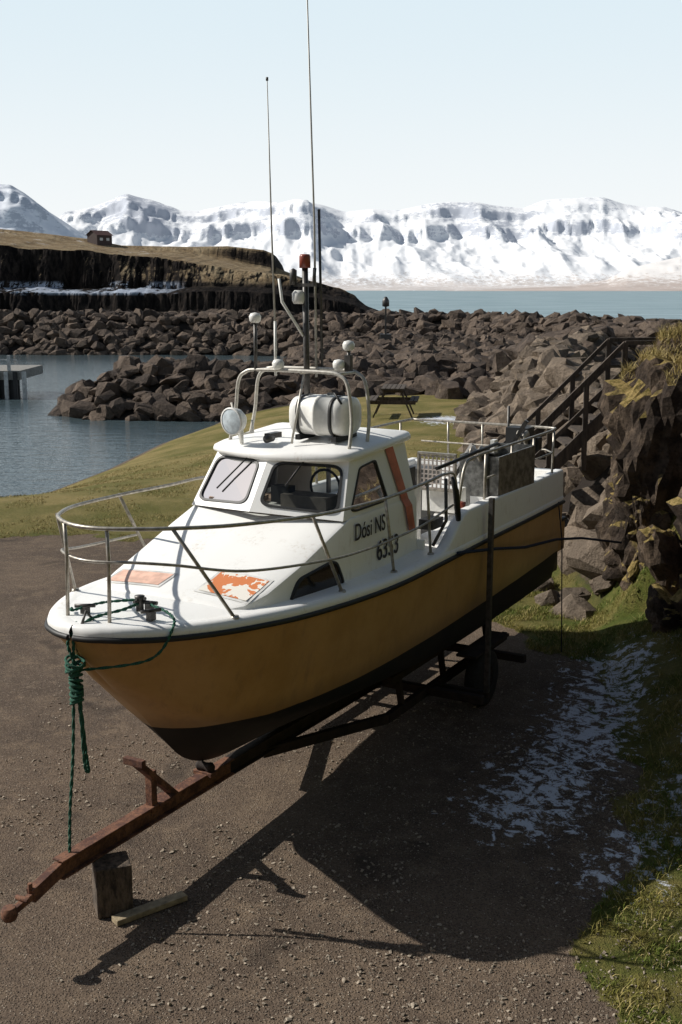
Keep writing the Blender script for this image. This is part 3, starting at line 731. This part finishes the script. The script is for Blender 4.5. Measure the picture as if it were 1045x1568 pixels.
cS2=[mir(APb),mir(FPb),mir(FPt),mir(APt)]; panel(cS2,[(.34,.12),(.90,.10),(.80,.80),(.50,.83)])
A0=[(4.20,.86,2.1),(4.20,.35,2.1),(4.12,.35,3.31),(4.12,.73,3.31)]
for sg in(1,-1): wl_.add([P(q[0],sg*q[1],q[2]) for q in A0],[(0,1,2,3)],0)
wl_.add([P(4.13,.35,3.18),P(4.13,-.35,3.18),P(4.12,-.35,3.31),P(4.12,.35,3.31)],[(0,1,2,3)],0)
wl_.obj('wheelhouse',[M_white,M_inside],boat,recalc=False)
gk.obj('window_gaskets',[M_black],boat); gls.obj('window_glass',[M_glass],boat)
b=MB(); 
b.grid([[P(s,a*.84,2.12) for a in(-1,1)] for s in(3.05,4.2)],0,False); b.add([P(3.05,-.84,2.12),P(3.05,.84,2.12),P(3.05,.84,2.76),P(3.05,-.84,2.76)],[(0,1,2,3)],0)
b.box(P(2.95,.35,2.84),(.25,.5,.12),0); b.box(P(3.7,.45,2.5),(.4,.4,.5),1); b.box(P(3.88,.45,2.9),(.1,.4,.5),1); b.box(P(3.7,-.45,2.5),(.4,.4,.4),1)
b.box(P(2.86,-.4,2.81),(.3,.5,.05),1,Matrix.Rotation(.2,3,'Z')); b.box(P(2.95,.05,2.88),(.12,.2,.16),2)
b.tube([P(3.15,.4+.16*math.cos(t),2.95+.16*math.sin(t)) for t in np.linspace(0,6.28,20)[:-1]],.014,6,2,True)
b.obj('interior',[M_inside,M_seat,M_black],boat)
b=MB(); ol=[(2.73,0),(2.78,.32),(2.88,.64),(2.96,.76),(3.10,.795),(3.6,.81),(4.15,.81),(4.22,.77),(4.24,.4)]
ol=ol+[(4.24,-.4)]+[(s,-p) for s,p in ol[-2:0:-1]]
cx_=3.52
lv=[(.985,3.27),(1.005,3.285),(1.005,3.305),(.99,3.335),(.95,3.352),(.6,3.385),(.2,3.40)]
def rz(s): return (s-3.5)*.06
b.grid([[P(cx_+(s-cx_)*k_,p*k_,z+rz(s)) for s,p in ol] for k_,z in lv],0,True,True)
b.add([P(cx_+(s-cx_)*.2,p*.2,3.40+rz(s)) for s,p in ol],[tuple(range(len(ol)))]); b.add([P(cx_+(s-cx_)*.985,p*.985,3.27+rz(s)) for s,p in ol],[tuple(range(len(ol)))])
b.obj('roof',[M_white],boat)
def sidept(s,z,off=.006):
    if z>=2.72: v=(z-2.72)/(3.30-2.72); p=.855+(.75-.855)*v
    else: p=.885
    return P(s,p+off,z)
b=MB(); rr_=[]
for z in np.linspace(2.40,3.28,14):
    t_=(3.28-z)/.88; s0=3.68+.30*t_; s1=3.85+.27*t_; rr_.append([sidept(s0,z,.012),sidept(s1,z,.012)])
b.grid(rr_,0,False); b.obj('red_stripe',[simple('faded_red',(.55,.16,.09),.5)],boat)
def text(body,s,z,size,parent,wx=1.0):
    cu=bpy.data.curves.new('t','FONT'); cu.body=body; cu.size=size; cu.extrude=.002; cu.offset=.001
    ob=bpy.data.objects.new('t',cu); COL.objects.link(ob); bpy.context.view_layer.update()
    me=bpy.data.meshes.new_from_object(ob.evaluated_get(bpy.context.evaluated_depsgraph_get())); bpy.data.objects.remove(ob)
    me.materials.clear(); me.materials.append(M_text)
    o2=bpy.data.objects.new('lettering',me); COL.objects.link(o2); o2.parent=parent
    o2.location=P(s,.895,z); o2.rotation_euler=(rad(90),0,0); o2.scale=(wx,1,1)
    return o2
text('Dósi NS',2.84,2.525,.225,boat,.80); text('6353',3.28,2.245,.275,boat,.86)
# rails
b=MB()
def railpath(pts,n=40):
    return [P(*q) for q in zip(*[cat([p_[i] for p_ in pts],n) for i in range(3)])]
top=[(.24,0,3.04),(.27,.18,3.04),(.37,.38,3.04),(.56,.58,3.03),(1.02,.84,3.0),(1.85,1.04,2.95),(2.6,1.09,2.92),(3.2,1.1,2.91),(3.95,1.1,2.93),(4.35,1.1,2.95)]
b.tube(railpath([(3.9,-1.1,2.2),(3.8,-1.08,2.8)]+[(s,-p*.96,z) for s,p,z in top[:0:-1] if s<3.5]+top+[(4.55,1.1,2.88),(4.62,1.1,2.5)],140),.016,8)
mid=[(.24,0,2.78),(.27,.16,2.78),(.36,.35,2.78),(.58,.57,2.74),(1.1,.88,2.62),(2.05,1.06,2.53),(2.7,1.1,2.5),(3.2,1.11,2.50),(3.9,1.11,2.52),(4.5,1.11,2.6)]
b.tube(railpath([(s,-p*.96,z) for s,p,z in mid[:0:-1] if s<2.2]+mid,110),.012,8)
for s0,p0,z0,s1,p1 in [(.56,.58,3.03,1.0,.83),(1.85,1.04,2.95,2.33,1.05),(3.05,1.1,2.91,3.28,1.08),(3.95,1.1,2.93,4.1,1.08)]:
    for sg in((1,-1) if s0<2.5 else (1,)):
        b.tube([P(s0,sg*p0,z0),P(s1,sg*p1,fz(s1)+.08)],.015,8); b.lathe([(.0,.02),(.03,.02),(.035,0)],P(s1,sg*p1,fz(s1)+.085),(0,0,1),10)
for p0 in(-.24,.18): b.tube([P(.28,p0,3.04),P(.29,p0,2.78),P(.27,p0,2.29)],.015,8)
b.tube(railpath([(4.62,1.1,2.5),(4.75,1.1,2.95),(5.0,1.1,3.03),(5.6,1.1,3.04),(6.5,1.09,3.04),(7.15,1.06,3.04),(7.3,.9,3.04),(7.32,0,3.04),(7.3,-.9,3.04),(7.15,-1.05,3.04),(5.5,-1.08,3.02),(4.6,-1.08,2.98),(4.3,-.9,2.98)],90),.017,8)
for s in(5.25,5.9,6.5,7.1): 
    for sg in(1,-1): b.tube([P(s,sg*1.09,3.03),P(s,sg*1.08,2.42)],.016,8)
for p0 in(-.5,0,.5): b.tube([P(7.32,p0,3.04),P(7.34,p0,2.42)],.016,8)
b.tube([P(5.25,1.1,2.75),P(7.1,1.08,2.75),P(7.3,.9,2.75),P(7.32,-.9,2.75)],.011,6)
b.obj('railings',[M_steelw],boat)
b=MB()
for s in(3.2,3.55):
    b.tube(railpath([(s-.08,.68,3.33),(s,.66,3.6),(s,.62,3.90),(s,.54,4.0),(s,.36,4.03),(s,-.36,4.03),(s,-.54,4.0),(s,-.62,3.90),(s,-.66,3.6),(s-.08,-.68,3.31)],60),.018,8)
for p0 in(-.5,.5,.1): b.tube([P(3.2,p0,4.015),P(3.55,p0,4.015)],.014,8)
b.tube([P(2.98,-.45,3.35),P(3.12,-.65,3.7)],.012,6)
b.tube([P(3.0,.12,3.36),P(3.3,.08,4.0)],.013,6)
b.obj('roof_rack',[simple('arch_tube',(.55,.52,.46),.4,.25,.12,20)],boat)
b=MB()
b.tube([P(3.5,0,3.38),P(3.46,0,5.02)],.03,10,0); b.tube([P(3.46,-.02,4.35),P(3.36,-.20,4.68),P(3.34,-.22,4.9)],.014,8,1)
b.lathe([(0,0),(.055,0),(.055,.11),(.045,.13),(0,.13)],P(3.46,0,5.0),(0,0,1),16,2)
b.lathe([(0,0),(.05,0),(.065,.03),(.065,.1),(.04,.13),(0,.13)],P(3.44,-.06,4.66),(0,0,1),16,1)
b.box(P(3.46,.0,4.84),(.05,.22,.03),0); b.tube([P(3.46,.1,4.84),P(3.46,.11,5.0)],.018,8,0)
b.lathe([(0,0),(.035,0),(.035,.14),(0,.16)],P(3.44,-.12,4.84),(0,0,1),12,0)
for s,p0,z1 in((3.2,-.41,4.48),(3.5,.46,4.22),(3.2,-.15,4.04),(3.45,.38,4.04)):
    if z1>4.1: b.tube([P(s,p0,4.0),P(s,p0,z1)],.018,8,0)
    b.lathe([(0,0),(.035,0),(.055,.02),(.06,.06),(.045,.09),(0,.10)],P(s,p0,z1),(0,0,1),14,1)
b.box(P(3.5,.46,4.10),(.06,.06,.16),0)
b.tube([P(3.55,.07,3.95),P(3.54,.06,5.4),P(3.50,-.02,8.6)],[.015,.011,.006],6,3)
b.tube([P(3.2,-.18,3.98),P(3.2,-.18,4.5)],.014,8,1); b.tube([P(3.2,-.18,4.4),P(3.17,-.19,5.4),P(3.14,-.20,6.68)],[.011,.009,.005],6,3)
b.lathe([(0,0),(.012,0),(.012,.03),(0,.03)],P(3.14,-.20,6.68),(0,0,1),8,0)
b.tube([P(3.58,.12,4.0),P(3.56,.10,5.55)],.015,6,0)
b.obj('mast_and_aerials',[M_dsteel,M_canvas,M_red,simple('aerial_white',(.45,.43,.39),.4)],boat)
b=MB(); ax=P(-1,-.15,-.08); og=P(2.98,-.42,3.57)
b.lathe([(0,.0),(.06,.01),(.11,.07),(.128,.14),(.135,.15),(.135,.17),(.122,.172)],og,ax,28,0); b.lathe([(.124,.165),(.08,.178),(.0,.185)],og,ax,28,1)
b.tube([P(2.95,-.42,3.33),P(2.95,-.42,3.47)],.02,8,0)
b.tube([P(2.93,-.56,3.57),P(2.95,-.56,3.45),P(2.95,-.42,3.42),P(2.95,-.28,3.45),P(2.93,-.28,3.57)],.01,6,0)
b.lathe([(0,0),(.035,0),(.04,.1),(.0,.12)],P(3.0,-.1,3.40),(-1,0,0),12,2); b.box(P(3.05,-.12,3.42),(.2,.07,.05),2)
b.obj('search_light',[M_canvas,M_lamp,M_dsteel],boat)
b=MB(); og=P(3.38,-.04,3.605)
prof=[(0,0),(.1,.004),(.165,.012),(.195,.04),(.205,.09),(.205,.29),(.215,.295),(.215,.325),(.205,.33),(.205,.53),(.195,.58),(.165,.608),(.1,.616),(0,.62)]
b.lathe(prof,og,(0,-1,0),40,0,True,3.2)
for h in(.13,.49): b.lathe([(.207,h-.018),(.212,h-.018),(.212,h+.018),(.207,h+.018)],og,(0,-1,0),40,1,True,3.2)
for q in(.1,.5): b.box(P(3.38,q-.02,3.40),(.42,.05,.05),1)
b.tube([P(3.2,.55,3.74),P(3.25,.45,3.83),P(3.38,.3,3.81)],.012,6,1)
b.obj('life_raft',[M_canvas,M_black],boat)
b=MB(); cP=[FCb,FPb,FPt,FCt]; dv=Vector((-.03,0,.02))
b.tube([bil(cP,.5,.97)+dv,bil(cP,.33,.45)+dv],.009,6); b.tube([bil(cF,.72,.97)+dv,bil(cF,.35,.3)+dv],.009,6)
b.obj('wipers',[M_black],boat)
b=MB(); zt=2.31
def cleat(s,p,L=.2,ang=0):
    dx2=math.cos(ang)*L/2;dy2=math.sin(ang)*L/2
    b.tube([P(s-dx2,p-dy2,zt+.06),P(s+dx2,p+dy2,zt+.06)],.016,8); b.box(P(s,p,zt+.02),(.06,.05,.07))
cleat(.38,-.16,.16,1.0); cleat(.52,.38,.16,.6); cleat(.70,.22,.14,1.4)
b.lathe([(0,0),(.032,0),(.032,.10),(.04,.11),(.04,.13),(0,.135)],P(.68,.14,zt-.02),(0,0,1),16); b.tube([P(.61,.14,zt+.07),P(.75,.14,zt+.07)],.014,8)
b.tube([P(.26,.03,zt),P(.18,.03,zt+.09),P(.13,.03,zt)],.012,6)
b.obj('deck_fittings',[M_dsteel],boat)
b=MB()
def tub(c,d,t_=.02,mi=0):
    x0,y0,z0=c
    b.box((x0,y0,z0-d[2]/2),(d[0],d[1],t_),mi)
    for sx2 in(-1,1): b.box((x0+sx2*d[0]/2,y0,z0),(t_,d[1]+t_,d[2]),mi)
    for sy2 in(-1,1): b.box((x0,y0+sy2*d[1]/2,z0),(d[0]-t_,t_,d[2]),mi)
tub(P(5.95,.90,2.72),(1.15,.46,.46)); 
for sx2 in(-1,1):
    for sy2 in(-1,1): b.box(P(5.95+sx2*.36,.90+sy2*.19,2.4),(.04,.04,.3),0)
b.obj('fish_tub',[M_galv],boat)
b=MB()
for i in range(9): b.box(P(4.98,.45+i*.05,2.83),(.02,.012,.38),0)
for i in range(8): b.box(P(4.98,.65,2.65+i*.05),(.02,.42,.012),0)
for q in((.43,2.83,.02,.40),(.87,2.83,.02,.40)): b.box(P(4.98,q[0],q[1]),(.04,q[2],q[3]),1)
for z in(2.63,3.03): b.box(P(4.98,.65,z),(.04,.46,.025),1)
b.box(P(5.15,.65,2.5),(.3,.4,.25),2)
b.obj('line_rack',[simple('pale_mesh',(.5,.44,.40),.6),M_steelw,M_canvas],boat)
b=MB()
for s,p0 in((5.45,1.0),(6.75,.95),(5.3,-.95)):
    b.tube([P(s,p0,2.4),P(s,p0,3.0)],.03,8,0); b.lathe([(0,0),(.09,0),(.09,.02),(.05,.04),(.05,.08),(.09,.10),(.09,.12),(0,.12)],P(s,p0-.06,2.98),(0,1,0),18,1); b.box(P(s+.1,p0,2.90),(.12,.14,.16),2)
b.tube([P(4.45,1.12,2.9),P(4.5,1.14,2.75),P(4.55,1.14,2.5),P(4.62,1.12,2.35)],[.02,.035,.035,.02],8,2)
b.tube([P(4.35,1.0,3.0),P(4.6,1.05,3.03),P(5.0,1.1,3.08),P(5.5,1.1,3.10)],.02,6,2)
b.box(P(6.95,.7,2.98),(.22,.3,.2),2); b.box(P(4.45,.55,2.45),(.3,.3,.6),3); b.box(P(4.5,.5,2.85),(.26,.22,.2),2)
b.tube([P(7.25,.4,2.5),P(7.25,.4,3.3)],.018,6,0)
b.beam(P(5.62,1.0,2.45),P(5.62,1.0,3.12),.1,.05,3,up=Vector((0,1,0))); b.beam(P(5.4,.2,2.0),P(5.9,.6,3.0),.05,.05,0); b.beam(P(6.6,.3,2.1),P(6.7,.9,3.2),.05,.05,0)
b.box(P(5.3,.1,2.3),(.4,.5,.5),2); b.box(P(6.3,-.3,2.45),(.35,.35,.3),0)
b.lathe([(0,0),(.06,.0),(.06,.12),(0,.12)],P(4.9,.98,2.42),(0,0,1),14,4)
b.obj('jigging_reels',[M_dsteel,M_steelw,M_black,M_canvas,M_red],boat)
b=MB(); b.box(P(4.38,.93,2.42),(.26,.16,.10),0); b.tube([P(4.3,1.0,2.2),P(4.42,1.08,2.45),P(4.36,1.1,2.9)],.018,6,0); b.obj('bracket',[M_dsteel],boat)

# ------------------------------------------------------------ TRAILER
tr_=empty('boat_trailer',BO,BR)
b=MB()
def ibeam(p0,p1,w,h,mi=0):
    p0=Vector(p0);p1=Vector(p1); d=(p1-p0).normalized(); y=Vector((0,0,1)).cross(d).normalized(); z=d.cross(y)
    b.beam(p0,p1,w*.2,h,mi); b.beam(p0+z*(h/2),p1+z*(h/2),w,.014,mi); b.beam(p0-z*(h/2),p1-z*(h/2),w,.014,mi)
ibeam(P(-.28,.06,.50),P(2.0,.04,.465),.11,.14); ibeam(P(2.0,.04,.465),P(6.9,0,.33),.11,.14,1)
b.beam(P(-.26,.06,.50),P(-.60,.09,.45),.07,.11); b.beam(P(-.56,.09,.45),P(-.84,.12,.43),.045,.05)
b.lathe([(0,0),(.045,0),(.06,.03),(.06,.07),(.045,.1),(0,.1)],P(-.84,.12,.39),(0,0,1),14); b.tube([P(-.70,.17,.48),P(-.70,.05,.48)],.02,8); b.tube([P(-.60,.09,.47),P(-.60,.09,.55)],.018,8)
b.beam(P(.85,.05,.50),P(.85,.05,.86),.07,.07,up=Vector((0,1,0))); b.beam(P(1.15,.05,.53),P(.66,.05,1.0),.09,.05); b.beam(P(.65,-.05,1.01),P(.65,.15,1.01),.05,.06)
b.box(P(.98,.05,.55),(.2,.14,.03))
b.lathe([(0,-.09),(.03,-.09),(.05,-.06),(.035,0),(.05,.06),(.03,.09),(0,.09)],P(1.62,.04,.60),(0,1,0),14,1); b.box(P(1.62,.04,.545),(.1,.2,.04))
for s,wd in((4.9,1.3),(6.2,1.2)):
    b.beam(P(s,-wd,.34),P(s,wd,.34),.09,.09,1)
for sg in(1,-1):
    b.beam(P(2.6,0,.36),P(4.1,sg*.6,.32),.07,.1,1); b.beam(P(4.1,sg*.6,.32),P(6.9,sg*.6,.32),.07,.1,1)
    b.beam(P(4.2,sg*.55,.70),P(6.6,sg*.55,.70),.12,.08,1)
    for s in(4.4,5.3,6.4): b.beam(P(s,sg*.6,.34),P(s,sg*.55,.68),.06,.06,1,up=Vector((0,1,0)))
    b.beam(P(5.05,sg*1.27,.34),P(5.05,sg*1.27,2.58),.055,.055,3,up=Vector((0,1,0))); b.beam(P(5.05,sg*.6,.34),P(5.05,sg*1.3,.34),.07,.07,1)
b.obj('trailer_frame',[M_rust,M_dframe,M_dwood,M_dsteel],tr_,.004)
for sg in(1,-1):
    b=MB(); prof=[(.16,-.08),(.28,-.095),(.325,-.08),(.34,-.04),(.34,.04),(.325,.08),(.28,.095),(.16,.08)]
    b.lathe(prof,P(5.5,sg*.98,.335),(0,1,0),36,0); b.lathe([(0,-.03),(.1,-.05),(.16,-.075),(.165,-.075),(.16,.075),(.1,.05),(0,.03)],P(5.5,sg*.98,.335),(0,1,0),24,1)
    b.beam(P(5.1,sg*.98,.72),P(5.95,sg*.98,.72),.24,.03,1)
    b.obj('wheel',[M_tyre,M_dframe],tr_)
b=MB()
b.tube([P(4.42,1.22,2.12),P(5.2,1.26,1.98),P(6.0,1.24,1.80),P(7.0,1.22,1.66),P(7.7,1.28,1.52),P(8.05,1.7,1.42)],.018,6,0)
b.tube([P(7.2,1.14,2.1),P(7.22,1.2,1.6),P(7.3,1.22,.05)],.008,6,0)
b.obj('lashing_strap',[M_rope2],boat)
b=MB()
def rope(path,r=.013,n=60,mi=0):
    pts=railpath(path,n)
    for ph in(0,math.pi):
        q=[]
        for i,p_ in enumerate(pts):
            t_=(pts[min(i+1,n-1)]-pts[max(i-1,0)]).normalized(); u=t_.orthogonal().normalized(); v=t_.cross(u)
            an=i*.9+ph; q.append(p_+(u*math.cos(an)+v*math.sin(an))*r*.5)
        b.tube(q,r*.72,5,mi)
rope([(.16,-.05,2.31),(.07,0,2.24),(.05,0,2.0),(.04,.0,1.8),(.0,0,1.3),(-.08,.02,.9),(-.14,.05,.57)],.012,110)
rope([(.68,.14,2.36),(.48,.15,2.36),(.20,.04,2.33),(.04,-.03,2.2),(.05,.02,2.0),(.06,.04,1.75),(.09,.05,1.3),(.10,.06,1.15),(.07,.05,1.2),(.06,.04,1.6),(.05,.02,1.85)],.012,140)
rope([(.70,.2,2.36),(.60,.50,2.34),(.48,.62,2.28),(.34,.5,2.05),(.09,.03,1.96)],.011,70)
rope([(.68,.1,2.38),(.52,-.1,2.37),(.30,-.2,2.35),(.38,-.3,2.33)],.011,50)
rr=random.Random(3)
for i in range(9): b.tube([P(.05+(.04+.006*rr.random())*math.cos(t),.02+.045*math.sin(t),1.72+i*.034+.018*math.sin(t+i)) for t in np.linspace(0,6.28,12)[:-1]],.013,6,0,True)
for i in range(4): b.tube([P(.05+.07*math.cos(t),.02+.07*math.sin(t),1.98+i*.02+.03*math.sin(t+i)) for t in np.linspace(0,6.28,14)[:-1]],.011,6,0,True)
b.obj('mooring_rope',[M_rope],boat)
b=MB(); R=Matrix.Rotation(rad(20),3,'Z'); b.box((-1.80,8.22,.205),(.28,.26,.41),0,R); b.obj('timber_block',[M_block],None,.012)
b=MB(); R=Matrix.Rotation(rad(38),3,'Z'); b.box((-1.50,8.18,.025),(.62,.10,.045),0,R); b.obj('plank',[simple('pale_wood',(.34,.27,.17),.8,0,.2,15,.3)],None,.004)
